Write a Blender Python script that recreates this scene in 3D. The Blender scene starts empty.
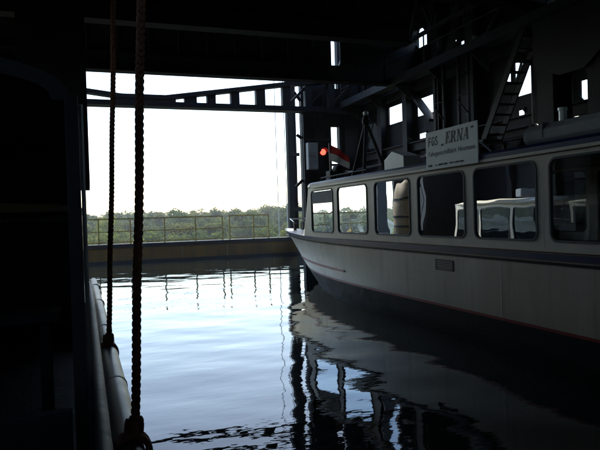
import bpy, math, random
import numpy as np
from mathutils import Vector, Matrix
random.seed(7); rng = np.random.default_rng(7)
S = bpy.context.scene; COL = S.collection
R = math.radians

# ------------------------------------------------------------ camera, sky, sun, exposure
psi, pit, rol = math.atan(215/600), R(.85), .03
f = Vector((math.sin(psi)*math.cos(pit), math.cos(psi)*math.cos(pit), -math.sin(pit)))
r0 = Vector((math.cos(psi), -math.sin(psi), 0)); u0 = r0.cross(f)
rt = math.cos(rol)*r0 - math.sin(rol)*u0; up = math.cos(rol)*u0 + math.sin(rol)*r0
cam = bpy.data.cameras.new('camera'); camo = bpy.data.objects.new('camera', cam); COL.objects.link(camo)
M3 = Matrix((rt, up, -f)).transposed().to_4x4(); M3.translation = (0, 0, 2.3)
camo.matrix_world = M3
cam.sensor_width = 36; cam.lens = 36; cam.clip_start = .05; cam.clip_end = 9000
S.camera = camo
SUN_EL, SUN_AZ = R(51), R(24)          # azimuth clockwise from +Y
w = bpy.data.worlds.new('World'); S.world = w; w.use_nodes = True
nt = w.node_tree; bg = nt.nodes['Background']
sky = nt.nodes.new('ShaderNodeTexSky'); sky.sky_type = 'NISHITA'; sky.sun_disc = False
sky.sun_elevation = SUN_EL; sky.sun_rotation = SUN_AZ; sky.air_density = 1.15; sky.dust_density = .7; sky.ozone_density = 1.0
nt.links.new(sky.outputs[0], bg.inputs[0]); bg.inputs[1].default_value = .15
sl = bpy.data.lights.new('sun', 'SUN'); sl.energy = 2.2; sl.angle = R(.5); sl.color = (1, .95, .86)
so = bpy.data.objects.new('sun', sl); COL.objects.link(so)
sd = Vector((math.sin(SUN_AZ)*math.cos(SUN_EL), math.cos(SUN_AZ)*math.cos(SUN_EL), math.sin(SUN_EL)))
so.rotation_euler = sd.to_track_quat('Z', 'Y').to_euler(); so.location = sd*60
S.view_settings.view_transform = 'Standard'; S.view_settings.look = 'None'
S.view_settings.gamma = 1; S.view_settings.use_curve_mapping = False
S.view_settings.exposure = 1.42
S.render.engine = 'CYCLES'
S.render.resolution_x, S.render.resolution_y = 1024, 768
S.cycles.max_bounces = 10; S.cycles.diffuse_bounces = 5; S.cycles.glossy_bounces = 6; S.cycles.transparent_max_bounces = 16

# ------------------------------------------------------------ helpers
class MB:
    def __init__(s): s.v = []; s.f = []
    def add(s, v, f):
        o = len(s.v); s.v += [tuple(p) for p in v]; s.f += [tuple(i+o for i in q) for q in f]; return s
    def box(s, a, b):
        (x0, y0, z0), (x1, y1, z1) = a, b
        x0, x1 = min(x0, x1), max(x0, x1); y0, y1 = min(y0, y1), max(y0, y1); z0, z1 = min(z0, z1), max(z0, z1)
        return s.add([(x0,y0,z0),(x1,y0,z0),(x1,y1,z0),(x0,y1,z0),(x0,y0,z1),(x1,y0,z1),(x1,y1,z1),(x0,y1,z1)],
                     [(0,3,2,1),(4,5,6,7),(0,1,5,4),(1,2,6,5),(2,3,7,6),(3,0,4,7)])
    def bar(s, p, q, w, h, ref=(0,0,1)):
        p, q = Vector(p), Vector(q); d = (q-p).normalized(); r = Vector(ref)
        if abs(d.dot(r)) > .98: r = Vector((0,1,0))
        a = d.cross(r).normalized(); b = a.cross(d)
        v = [e + a*(i*w/2) + b*(j*h/2) for e in (p, q) for i, j in ((-1,-1),(1,-1),(1,1),(-1,1))]
        return s.add(v, [(0,1,2,3),(7,6,5,4),(0,4,5,1),(1,5,6,2),(2,6,7,3),(3,7,4,0)])
    def tube(s, pts, r, n=10, cap=True):
        pts = [Vector(p) for p in pts]; rings = []
        rr = r if hasattr(r, '__len__') else [r]*len(pts)
        ref = Vector((.3,.2,1)).normalized()
        v = []
        for i, p in enumerate(pts):
            d = (pts[min(i+1, len(pts)-1)] - pts[max(i-1, 0)]).normalized()
            rf = ref if abs(d.dot(ref)) < .9 else Vector((1, .1, 0)).normalized()
            a = d.cross(rf).normalized(); b = d.cross(a)
            v += [p + (a*math.cos(2*math.pi*k/n) + b*math.sin(2*math.pi*k/n))*rr[i] for k in range(n)]
        F = []
        for i in range(len(pts)-1):
            for k in range(n):
                F.append((i*n+k, i*n+(k+1)%n, (i+1)*n+(k+1)%n, (i+1)*n+k))
        if cap:
            F.append(tuple(range(n))[::-1]); F.append(tuple((len(pts)-1)*n+k for k in range(n)))
        return s.add(v, F)
    def lathe(s, prof, c, n=16, axis='z'):
        v = []
        for (r, h) in prof:
            for k in range(n):
                t = 2*math.pi*k/n; a, b = r*math.cos(t), r*math.sin(t)
                v.append({'z': (c[0]+a, c[1]+b, c[2]+h), 'y': (c[0]+a, c[1]+h, c[2]+b), 'x': (c[0]+h, c[1]+a, c[2]+b)}[axis])
        F = [(i*n+k, i*n+(k+1)%n, (i+1)*n+(k+1)%n, (i+1)*n+k) for i in range(len(prof)-1) for k in range(n)]
        F += [tuple(range(n)), tuple((len(prof)-1)*n+k for k in range(n))]
        return s.add(v, F)
    def sheet(s, grid):
        n, m = len(grid), len(grid[0])
        return s.add([p for row in grid for p in row],
                     [(i*m+j, i*m+j+1, (i+1)*m+j+1, (i+1)*m+j) for i in range(n-1) for j in range(m-1)])
    def prism(s, poly, d):                     # polygon (3D points) swept by vector d
        n = len(poly); d = Vector(d)
        v = [Vector(p) for p in poly] + [Vector(p)+d for p in poly]
        return s.add(v, [tuple(range(n))[::-1], tuple(range(n, 2*n))] + [(i, (i+1)%n, n+(i+1)%n, n+i) for i in range(n)])
    def mesh(s, name, mat, smooth=False):
        me = bpy.data.meshes.new(name); me.from_pydata(s.v, [], s.f); me.update()
        if mat: me.materials.append(mat)
        if smooth: me.polygons.foreach_set('use_smooth', [True]*len(me.polygons))
        return me
    def build(s, name, mat, parent=None, smooth=False, bevel=0, fix=True):
        me = s.mesh(name, mat, smooth)
        if fix:
            import bmesh
            bm = bmesh.new(); bm.from_mesh(me); bmesh.ops.recalc_face_normals(bm, faces=bm.faces); bm.to_mesh(me); bm.free()
        o = bpy.data.objects.new(name, me); COL.objects.link(o)
        if parent: o.parent = parent
        if bevel:
            b = o.modifiers.new('bevel', 'BEVEL'); b.width = bevel; b.segments = 2; b.limit_method = 'ANGLE'; b.angle_limit = R(40)
        return o
def tag(o, label=None, cat=None, group=None, kind=None):
    if label: o['label'] = label
    if cat: o['category'] = cat
    if group: o['group'] = group
    if kind: o['kind'] = kind
    return o
def empty(name, label, cat, loc=(0,0,0), group=None):
    o = bpy.data.objects.new(name, None); COL.objects.link(o); o.empty_display_size = .2
    o.location = loc
    return tag(o, label, cat, group)
def part(name, mat, parent, fn, **k):          # part built in world space under a thing standing at its own base
    m = MB(); fn(m)
    l = parent.location
    if parent.parent: l = l + parent.parent.location
    if l.length > 0: m.v = [(x-l.x, y-l.y, z-l.z) for x, y, z in m.v]
    return m.build(name, mat, parent, **k)

def N(nt, t, **k):
    n = nt.nodes.new(t)
    for a, b in k.items(): setattr(n, a, b)
    return n
def mat(name, col, rough=.6, metal=0, var=.25, scale=3, grime=None, bump=.0, spec=.5, streak=False):
    m = bpy.data.materials.new(name); m.use_nodes = True; t = m.node_tree; b = t.nodes['Principled BSDF']
    b.inputs['Roughness'].default_value = rough; b.inputs['Metallic'].default_value = metal
    b.inputs['Specular IOR Level'].default_value = spec
    tc = N(t, 'ShaderNodeTexCoord'); mp = N(t, 'ShaderNodeMapping'); t.links.new(tc.outputs['Object'], mp.inputs[0])
    if streak: mp.inputs['Scale'].default_value = (1, 1, .15)
    nz = N(t, 'ShaderNodeTexNoise'); nz.inputs['Scale'].default_value = scale; nz.inputs['Detail'].default_value = 6; nz.inputs['Roughness'].default_value = .65
    t.links.new(mp.outputs[0], nz.inputs['Vector'])
    cr = N(t, 'ShaderNodeValToRGB'); c = Vector(col)
    cr.color_ramp.elements[0].position = .3; cr.color_ramp.elements[1].position = .7
    lo = c*(1-var); hi = c*(1+var)
    if grime: lo = c.lerp(Vector(grime), .6)
    cr.color_ramp.elements[0].color = (*lo, 1); cr.color_ramp.elements[1].color = (*hi, 1)
    t.links.new(nz.outputs[0], cr.inputs[0]); t.links.new(cr.outputs[0], b.inputs['Base Color'])
    mr = N(t, 'ShaderNodeMapRange'); mr.inputs[3].default_value = max(.03, rough-.12); mr.inputs[4].default_value = min(1, rough+.12)
    t.links.new(nz.outputs[0], mr.inputs[0]); t.links.new(mr.outputs[0], b.inputs['Roughness'])
    if bump:
        bp = N(t, 'ShaderNodeBump'); bp.inputs['Strength'].default_value = bump; bp.inputs['Distance'].default_value = .02
        n2 = N(t, 'ShaderNodeTexNoise'); n2.inputs['Scale'].default_value = scale*9; n2.inputs['Detail'].default_value = 4
        t.links.new(tc.outputs['Object'], n2.inputs['Vector']); t.links.new(n2.outputs[0], bp.inputs['Height']); t.links.new(bp.outputs[0], b.inputs['Normal'])
    return m
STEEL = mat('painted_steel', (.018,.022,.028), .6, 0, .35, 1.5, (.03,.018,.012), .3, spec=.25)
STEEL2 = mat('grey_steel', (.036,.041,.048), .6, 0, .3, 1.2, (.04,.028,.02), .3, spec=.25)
STEELG = mat('light_grey_paint', (.30,.32,.34), .5, 0, .2, 2, (.14,.12,.10), .2)
CREAM = mat('cream_paint', (.72,.63,.50), .34, 0, .05, 1.0, (.42,.33,.22), .12, streak=True)
def stain(m, col, sc, lo, hi, amt):
    t = m.node_tree; b = t.nodes['Principled BSDF']; src = b.inputs['Base Color'].links[0].from_socket
    tc = N(t, 'ShaderNodeTexCoord'); mp = N(t, 'ShaderNodeMapping'); mp.inputs['Scale'].default_value = sc
    nz = N(t, 'ShaderNodeTexNoise'); nz.inputs['Scale'].default_value = 1; nz.inputs['Detail'].default_value = 8; nz.inputs['Roughness'].default_value = .6
    mr = N(t, 'ShaderNodeMapRange'); mr.inputs[1].default_value = lo; mr.inputs[2].default_value = hi; mr.inputs[4].default_value = amt
    mx = N(t, 'ShaderNodeMixRGB'); mx.inputs[2].default_value = (*col, 1)
    t.links.new(tc.outputs['Object'], mp.inputs[0]); t.links.new(mp.outputs[0], nz.inputs[0]); t.links.new(nz.outputs[0], mr.inputs[0])
    t.links.new(mr.outputs[0], mx.inputs[0]); t.links.new(src, mx.inputs[1]); t.links.new(mx.outputs[0], b.inputs['Base Color'])
stain(CREAM, (.26,.18,.11), (3,5.5,.5), .56, .75, .55)
stain(CREAM, (.20,.16,.12), (2,1.1,9), .62, .72, .4)
FRAMEC = mat('cabin_cream', (.68,.59,.46), .42, 0, .06, 2, (.45,.42,.36), .05)
NAVY = mat('navy_paint', (.012,.022,.085), .4, 0, .15, .6, spec=.35)
BLACKP = mat('black_bottom_paint', (.008,.009,.011), .6, 0, .3, 2, bump=.2, spec=.15)
REDP = mat('red_paint', (.32,.03,.03), .45, 0, .2, 2)
RUBBER = mat('rubber_seal', (.06,.06,.062), .6, 0, .2, 5)
WHITEP = mat('white_paint', (.78,.78,.76), .4, 0, .04, 2, (.55,.53,.5))
GREYROOF = mat('grey_roof_canvas', (.34,.34,.36), .7, 0, .12, 3, bump=.3)
YELLOW = mat('worn_yellow_plate', (.10,.052,.005), .7, 0, .35, 1.2, (.028,.014,.004), .3, streak=True)
BROWN = mat('rusty_plate', (.13,.08,.03), .7, 0, .35, 2, (.04,.03,.02), .4, streak=True)
RAIL = mat('yellow_rail_paint', (.27,.19,.045), .6, 0, .25, 6, (.12,.08,.03))
ROPE = mat('brown_rope_fibre', (.30,.15,.10), .9, 0, .3, 30, bump=.6)
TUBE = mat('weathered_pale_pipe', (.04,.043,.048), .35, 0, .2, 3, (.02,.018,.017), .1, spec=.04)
TARP = mat('dark_tarpaulin', (.05,.055,.07), .65, 0, .2, 2, bump=.4)
WOOD = mat('varnished_wood', (.20,.10,.045), .45, 0, .25, 6, bump=.2)
TAN = mat('tan_timber', (.22,.16,.085), .7, 0, .25, 4, (.12,.08,.045), .4, streak=True)
SEATM = mat('brown_seat_cloth', (.16,.09,.06), .85, 0, .2, 8)
CURT = mat('beige_curtain', (.45,.38,.27), .85, 0, .15, 6)
ZINC = mat('galvanised_metal', (.45,.47,.48), .4, .6, .15, 4)
INK = mat('sign_ink', (.012,.012,.018), .6, 0, .05, 5)
SIGNW = mat('sign_white', (.72,.73,.75), .45, 0, .03, 2, (.62,.62,.62))
DARKST = mat('darkened_steel', (.010,.011,.013), .7, 0, .3, 1.5, spec=.15)  # darker steel copy, shade put into the colour of flanges and guide column
FLAGR = mat('flag_red', (.62,.03,.03), .8, 0, .1, 8); FLAGW = mat('flag_white', (.8,.8,.78), .8, 0, .04, 8)
HULLG = mat('grey_blue_hull', (.32,.36,.40), .4, 0, .1, 2, (.2,.2,.2))
DARKG = mat('dark_blue_grey_paint', (.085,.098,.125), .6, 0, .2, 2, (.05,.045,.04), .2, spec=.15)
CONC = mat('concrete', (.28,.27,.25), .85, 0, .2, 2, bump=.4)

def glass_mat(name, tint, ior=1.75):
    m = bpy.data.materials.new(name); m.use_nodes = True; t = m.node_tree; t.nodes.clear()
    o = N(t, 'ShaderNodeOutputMaterial'); mx = N(t, 'ShaderNodeMixShader'); tr = N(t, 'ShaderNodeBsdfTransparent'); gl = N(t, 'ShaderNodeBsdfGlossy')
    fr = N(t, 'ShaderNodeFresnel'); fr.inputs[0].default_value = ior
    tr.inputs[0].default_value = (*tint, 1); gl.inputs['Roughness'].default_value = .004; gl.inputs[0].default_value = (.85,.93,1,1)
    nz = N(t, 'ShaderNodeTexNoise'); nz.inputs['Scale'].default_value = 1.4; nz.inputs['Detail'].default_value = 1
    tc = N(t, 'ShaderNodeTexCoord'); t.links.new(tc.outputs['Object'], nz.inputs['Vector'])
    bp = N(t, 'ShaderNodeBump'); bp.inputs['Strength'].default_value = .06; bp.inputs['Distance'].default_value = .05
    t.links.new(nz.outputs[0], bp.inputs['Height']); t.links.new(bp.outputs[0], gl.inputs['Normal']); t.links.new(bp.outputs[0], fr.inputs['Normal'])
    t.links.new(fr.outputs[0], mx.inputs[0]); t.links.new(tr.outputs[0], mx.inputs[1]); t.links.new(gl.outputs[0], mx.inputs[2]); t.links.new(mx.outputs[0], o.inputs[0])
    return m
GLASS = glass_mat('window_glass', (.86,.9,.9), 1.33)
GLASSD = glass_mat('dark_window_glass', (.45,.52,.55), 1.9)

# ------------------------------------------------------------ ground, water
def gz(x, y):
    d = math.hypot(x, y); return -17 + min(d, 450)*.022 + 1.2*math.sin(x*.021+1)*math.cos(y*.017)*min(1, d/100)
GRASS = mat('meadow_ground', (.035,.052,.018), .95, 0, .4, .05, bump=.3)
m = MB(); grid = []
rs = [0, 15, 30, 50, 80, 120, 170, 230, 300, 380, 460, 560, 700, 1000, 2000, 5000]
for rr in rs: grid.append([(rr*math.sin(2*math.pi*k/48), rr*math.cos(2*math.pi*k/48), gz(rr*math.sin(2*math.pi*k/48), rr*math.cos(2*math.pi*k/48))) for k in range(49)])
tag(m.sheet(grid).build('ground', GRASS, smooth=True), 'green valley floor far below the boat lift', None, kind='structure')

WX0, WX1, WY0, WY1 = -4.8, 11.95, -26, 34.1
def water():
    nx, ny = 170, 600
    X = np.linspace(WX0, WX1, nx); Y = np.linspace(WY0, WY1, ny); gx, gy = np.meshgrid(X, Y)
    z = np.zeros_like(gx)
    for k in range(60):
        lam = .45*(6.0**rng.random()); th = rng.normal(1.35, .55); kk = 2*math.pi/lam
        slope = .0023*(lam/1.0)**.25
        z += slope/kk*np.sin(kk*(gx*math.cos(th)+gy*math.sin(th))+rng.random()*6.28)
    fade = np.clip((gy-14)/14, 0, 1)                    # a breeze ruffles the water near the open end
    for k in range(30):
        lam = .28*(2.2**rng.random()); th = rng.normal(1.5, .35); kk = 2*math.pi/lam
        z += fade*.003/kk*np.sin(kk*(gx*math.cos(th)+gy*math.sin(th))+rng.random()*6.28)
    m = MB(); v = np.stack([gx, gy, z], -1).reshape(-1, 3)
    i, j = np.meshgrid(np.arange(ny-1), np.arange(nx-1), indexing='ij'); a = (i*nx+j).ravel()
    m.v = v.tolist(); m.f = np.stack([a, a+1, a+nx+1, a+nx], -1).tolist()
    W = bpy.data.materials.new('canal_water'); W.use_nodes = True; t = W.node_tree; b = t.nodes['Principled BSDF']
    b.inputs['Base Color'].default_value = (.008,.012,.011,1); b.inputs['Roughness'].default_value = .02; b.inputs['IOR'].default_value = 1.33
    nz = N(t, 'ShaderNodeTexNoise'); nz.inputs['Scale'].default_value = 2.6; nz.inputs['Detail'].default_value = 3
    tc = N(t, 'ShaderNodeTexCoord'); mp = N(t, 'ShaderNodeMapping'); mp.inputs['Scale'].default_value = (.7, 1.3, 1)
    t.links.new(tc.outputs['Object'], mp.inputs[0]); t.links.new(mp.outputs[0], nz.inputs['Vector'])
    bp = N(t, 'ShaderNodeBump'); bp.inputs['Strength'].default_value = .07; bp.inputs['Distance'].default_value = .05
    t.links.new(nz.outputs[0], bp.inputs['Height']); t.links.new(bp.outputs[0], b.inputs['Normal'])
    o = m.build('water', W, smooth=True, fix=False); tag(o, 'dark rippled water in the lift trough', None, kind='structure')
water()

# ------------------------------------------------------------ trough basin
tr = empty('trough_basin', 'dark steel trough basin holding the water', 'basin', (2.7, 0, -3.2))
part('bottom_plate', STEEL, tr, lambda m: m.box((-5.4,-26,-3.2),(12.6,35,-3.0)))
part('side_wall', STEEL2, tr, lambda m: (m.box((11.95,-26,-3.0),(12.09,34.0,.9)), m.box((11.85,-26,.9),(12.09,34.0,.99))))
part('side_wall', STEEL2, tr, lambda m: (m.box((-5.05,-26,-3.0),(-4.8,34.0,.9)), m.box((-5.5,-26,.9),(-4.7,34.0,.99))))
part('rear_wall', STEEL2, tr, lambda m: m.box((-5.05,-26.3,-3.0),(12.0,-26.02,1.2)))

# lift gate at the open end
g = empty('lift_gate', 'low steel gate with worn yellow plates closing the open trough end', 'gate', (3.5, 34.3, -3))
part('gate_body', STEEL2, g, lambda m: m.box((-5.3,34.18,-3),(13.4,34.7,.98)))
part('coping', STEEL, g, lambda m: m.box((-5.4,34.06,.982),(13.5,34.8,1.06)))
part('upper_beam', STEEL, g, lambda m: m.box((-5.3,34.10,.84),(13.4,34.178,.98)))
part('rib', STEEL, g, lambda m: m.box((-5.3,34.105,-.2),(13.4,34.178,.15)))
for k in range(7):
    x0 = -5.2 + k*2.6
    part('yellow_plate', YELLOW, g, lambda m: m.box((x0,34.14,.152),(x0+2.56,34.178,.838)))
    part('stiffener', BROWN, g, lambda m: m.box((x0+2.50,34.125,.153),(x0+2.575,34.139,.837)))
K = 34.35/24.5
def railing(xs, label):
    xs = [x*K for x in xs]
    t = empty('railing', label, 'railing', (sum(xs)/len(xs), 34.35, 1.06), 'railings on the lift gate')
    for x in xs: part('post', RAIL, t, lambda m: m.box((x-.035,34.31,1.06),(x+.035,34.39,2.40)))
    part('top_rail', RAIL, t, lambda m: m.box((xs[0]-.05,34.30,2.401),(xs[-1]+.05,34.40,2.475)))
    for a, b in zip(xs[:-1], xs[1:]):
        part('mid_rail', RAIL, t, lambda m: m.box((a+.036,34.325,1.72),(b-.036,34.375,1.78)))
        part('toe_rail', RAIL, t, lambda m: m.box((a+.036,34.33,1.14),(b-.036,34.37,1.20)))
railing([-3.3,-2.05,-.8,.49,1.68,3.0,4.24,5.36], 'long yellow-brown pipe railing on the lift gate, left of the gap')
railing([5.66,6.69,7.35], 'short yellow-brown pipe railing on the lift gate, right of the gap')

# ------------------------------------------------------------ portal at the open end
pt = empty('portal_truss', 'dark steel portal truss with dipping top chord spanning the opening', 'truss', (3.5, 24.5, 6.85))
part('bottom_chord', STEEL, pt, lambda m: (m.box((-5.4,24.3,6.85),(12.2,24.7,7.02)), m.box((-5.4,24.2,6.80),(12.2,24.8,6.848))))
tp = [(-5.4,8.1),(.3,7.42),(1.5,7.28),(3.2,7.28),(8.4,8.06),(12.2,8.5)]
def chord(m):
    for a, b in zip(tp[:-1], tp[1:]):
        poly = [(a[0],24.3,a[1]-.17),(b[0],24.3,b[1]-.17),(b[0],24.3,b[1]),(a[0],24.3,a[1])]
        m.prism(poly, (0,.4,0))
part('top_chord', STEEL, pt, chord)
def ztop(x):
    for a, b in zip(tp[:-1], tp[1:]):
        if a[0] <= x <= b[0]: return a[1]+(b[1]-a[1])*(x-a[0])/(b[0]-a[0])
for x, ww in ((-3.5,.3),(-1.6,.3),(4.2,.5),(5.05,.36),(6.05,.36),(7.15,.4),(8.3,.35),(9.3,.3),(10.4,.3),(11.5,.3)):
    part('post', STEEL, pt, lambda m: m.box((x-ww/2,24.36,7.021),(x+ww/2,24.64,ztop(x)-.10)))
for a, b in ((8.4,9.3),(9.3,10.4),(10.4,11.5)):
    part('diagonal', STEEL, pt, lambda m: m.bar((a,24.5,7.1),(b,24.5,ztop(b)-.2),.1,.1))
part('gusset', STEEL, pt, lambda m: m.box((1.2,24.32,7.0),(3.6,24.68,7.2)))
gp = empty('guide_column', 'slim dark guide column right of the bright opening', 'column', (12.15, 34.9, -3))
part('shaft', DARKST, gp, lambda m: (m.box((11.86,34.85,-3),(11.93,35.25,14)), m.box((12.35,34.85,-3),(12.42,35.25,14)), m.box((11.931,35.0,-3),(12.349,35.05,14))))
part('bracket', DARKST, gp, lambda m: m.box((11.95,34.84,6.0),(12.6,34.98,6.2)))
part('bracket', DARKST, gp, lambda m: m.box((11.95,34.84,2.6),(12.9,34.98,2.85)))
hbm = empty('hoist_beam', 'dark hoist beam high over the lift gate', 'beam', (4,35,14))
part('box_girder', STEEL, hbm, lambda m: m.box((-6,34.6,14.001),(13.4,35.4,14.7)))
part('left_leg', STEEL, hbm, lambda m: m.box((-5.8,34.85,-3),(-5.2,35.25,14.0)))
for x in (11.10, 11.66):
    c = part('cable_run', ZINC, empty('hanging_cable', 'thin hanging steel cable, ' + ('left' if x < 11.3 else 'right') + ' one of the pair by the guide column', 'cable', (x,34.78,1.06), 'cables beside the guide column'),
             lambda m: m.tube([(x,34.75,1.06),(x-.02,34.76,6),(x-.06,34.78,14.0)], .028, 8))
# end frame right of the column: plates with sky slits
ef = empty('end_frame', 'dark plated end frame behind the boat bow, with narrow sky slits', 'frame', (10.6, 25, -3))
for a, b in (((9.18,25,-3),(10.58,25.3,11)), ((10.98,25,-3),(13.0,25.3,4.3)), ((10.981,25,4.302),(13.0,25.3,11)), ((10.582,25,-3),(10.978,25.28,4.36)), ((10.582,25,6.3),(10.978,25.28,8.0)), ((10.582,25,4.53),(10.978,25.27,4.62))):
    part('plate', STEEL, ef, lambda m: m.box(a, b))
for x in (9.2, 9.75, 10.4, 11.2, 12.0):
    part('stiffener', STEEL, ef, lambda m: m.box((x,24.86,1.2),(x+.09,24.998,6.78)))
for z in (3.0, 4.2, 5.6):
    part('tie', STEEL, ef, lambda m: m.box((9.3,24.8,z),(10.5,24.859,z+.14)))
for a, b in (((8.84,25.05,3.6),(9.17,25.05,3.9)), ((8.95,25.05,5.9),(9.17,25.05,5.75)), ((8.86,25.05,7.8),(9.17,25.05,7.4))):
    part('lacing', STEEL, ef, lambda m: m.bar(a, b, .08, .12))
cb = empty('control_cabinet', 'light grey control cabinet on the end frame behind the boat bow', 'cabinet', (9.47,24.7,4.3))
part('housing', STEELG, cb, lambda m: m.box((9.26,24.5,4.32),(9.72,24.8,5.5)), bevel=.015)
part('door', STEELG, cb, lambda m: m.box((9.29,24.47,4.9),(9.69,24.498,5.47)), bevel=.006)
part('door', STEELG, cb, lambda m: m.box((9.29,24.47,4.35),(9.69,24.498,4.87)), bevel=.006)
tl = empty('signal_lamp', 'glowing round red signal lamp on the dark end frame', 'signal lamp', (10.02,24.6,5.1))
EM = bpy.data.materials.new('red_lamp_lens'); EM.use_nodes = True; b_ = EM.node_tree.nodes['Principled BSDF']
b_.inputs['Base Color'].default_value = (.7,.02,.02,1); b_.inputs['Emission Color'].default_value = (1,.05,.03,1); b_.inputs['Emission Strength'].default_value = 2.2
part('housing', STEEL, tl, lambda m: m.lathe([(.0,.0),(.19,.0),(.19,.12),(.16,.125)][::-1], (10.02,24.66,5.1), 20, 'y'))
part('lens', EM, tl, lambda m: m.lathe([(.02,-.10),(.08,-.08),(.12,-.04),(.135,0)], (10.02,24.655,5.1), 20, 'y'), smooth=True)
part('hood', STEEL, tl, lambda m: m.sheet([[(10.02+.17*math.cos(t), y, 5.1+.17*math.sin(t)) for t in [math.pi*k/10 for k in range(11)]] for y in (24.66, 24.45)]))
part('arm', STEEL, tl, lambda m: m.box((9.98,24.786,5.0),(10.06,24.86,5.2)))
# left end leg
le = empty('end_column', 'dark end column left of the opening, behind the nearer boat', 'column', (-4, 25, -3))
part('plate', STEEL, le, lambda m: m.box((-6.5,25,-3),(-2.4,25.3,11)))
part('stiffener', STEEL2, le, lambda m: m.box((-2.55,24.8,1.44),(-2.41,24.998,6.7)))
ic = empty('inner_column', 'narrow dark column left of the bright opening, behind the nearer boat', 'column', (-1.4,25,-3))
part('shaft', STEEL, ic, lambda m: m.box((-1.75,24.9,-3),(-1.0,25.2,11)))
part('flange', STEEL2, ic, lambda m: m.box((-1.8,24.86,1.5),(-.95,24.898,6.7)))
dr = empty('fender_drum', 'tan timber fender drum beside the left end of the lift gate', 'fender', (-.62,23.35,-3))
part('pile', STEEL, dr, lambda m: m.lathe([(.25,-3),(.25,1.0)], (-.62,23.35,0), 16))
part('drum', TAN, dr, lambda m: m.lathe([(.26,1.0),(.5,1.3),(.55,1.9),(.54,2.5),(.46,3.1),(.3,3.6),(.1,3.75)], (-.62,23.35,0), 24), smooth=True)
for z, rr in ((1.35,.525),(1.75,.555),(2.15,.56),(2.9,.50)):
    part('hoop', STEEL, dr, lambda m: m.lathe([(rr-.03,-.04),(rr+.02,-.035),(rr+.02,.035),(rr-.03,.04)], (-.62,23.35,z), 24))

# ------------------------------------------------------------ roof structure of the lift
rf = empty('lift_roof', 'dark plated roof of the boat lift high overhead', 'roof', (3.3, 0, 10.6))
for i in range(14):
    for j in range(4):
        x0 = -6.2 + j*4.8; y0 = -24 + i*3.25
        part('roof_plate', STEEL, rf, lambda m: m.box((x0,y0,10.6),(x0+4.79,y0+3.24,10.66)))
for x in (-2.5, .6, 3.7, 6.8, 9.6):
    part('purlin', STEEL2, rf, lambda m: (m.box((x-.06,-24,10.2),(x+.06,19.8,10.598)), m.box((x-.16,-24,10.12),(x+.16,19.8,10.198))))
def girder(y, z0, z1, x0, x1, label, open_right=False):
    t = empty('cross_girder', label, 'girder', ((x0+x1)/2, y, z0), 'cross girders under the lift roof')
    xe = 8.45 if open_right else x1
    part('web', STEEL, t, lambda m: m.box((x0,y-.02,z0+.06),(xe,y+.02,z1)))
    part('bottom_flange', DARKST, t, lambda m: m.box((x0,y-.22,z0),(x1,y+.22,z0+.058)))
    part('mid_flange', DARKST, t, lambda m: m.box((x0,y-.14,z0+.55),(xe,y-.022,z0+.6)))
    n = int((xe-x0)/.95)
    for k in range(n):
        x = x0+.5+k*.95
        part('stiffener', STEEL2, t, lambda m: m.box((x,y-.16,z0+.602),(x+.05,y-.023,z1)))
    if open_right:
        part('lower_web', STEEL, t, lambda m: m.box((8.452,y-.02,z0+.06),(x1,y+.02,z0+.62)))
        for a, b in (((8.95,0,z0+.6),(10.2,0,z1)), ((10.2,0,z0+.6),(8.95,0,z1)), ((10.2,0,z0+.7),(12.1,0,z1-.6)), ((12.1,0,z0+.7),(10.3,0,z1-.3))):
            part('lattice_bar', STEEL2, t, lambda m: m.bar((a[0],y+.1,a[2]),(b[0],y+.1,b[2]),.18,.18))
        for a, b in (((8.98,z0+.622),(10.2,z1)), ((10.5,z0+.622),(12.2,9.05)), ((10.202,9.4),(12.2,z1)), ((10.202,z0+.622),(10.498,9.05)), ((8.455,9.0),(8.978,z1)), ((8.455,z0+.622),(8.55,8.99)), ((8.9,z0+.622),(8.978,8.99)), ((10.55,9.06),(12.2,9.39))):
            part('gusset_plate', STEEL, t, lambda m: m.box((a[0],y-.018,a[1]),(b[0],y+.018,b[1])))
girder(20.0, 7.08, 10.6, -6, 12.3, 'deep dark girder edging the top of the bright opening', True)
girder(16.4, 7.5, 10.1, -6, 9.65, 'dark cross girder next behind the edge of the lift roof')
girder(12.6, 7.5, 10.1, -6, 12.0, 'dark cross girder above the sign on the boat roof')
girder(8.5, 7.5, 10.1, -6, 12.0, 'dark cross girder overhead, nearest to the viewer')
girder(-23, 3.2, 10.6, -6, 12.3, 'unseen deep girder at the rear roof end, lowered to cut the light')  # rear girder hangs low to shut out light from behind
rg_ = empty('rear_shade_gate', 'unseen closed gate behind the viewer, added to keep light off the hull', 'gate', (3.2,-25,-3))  # out of view, added to close the rear and darken the boat hull
for k in range(6):
    part('panel', STEEL, rg_, lambda m: m.box((-6+k*3.05,-25,-3),(-6+k*3.05+3.04,-24.8,3.0)))

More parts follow.
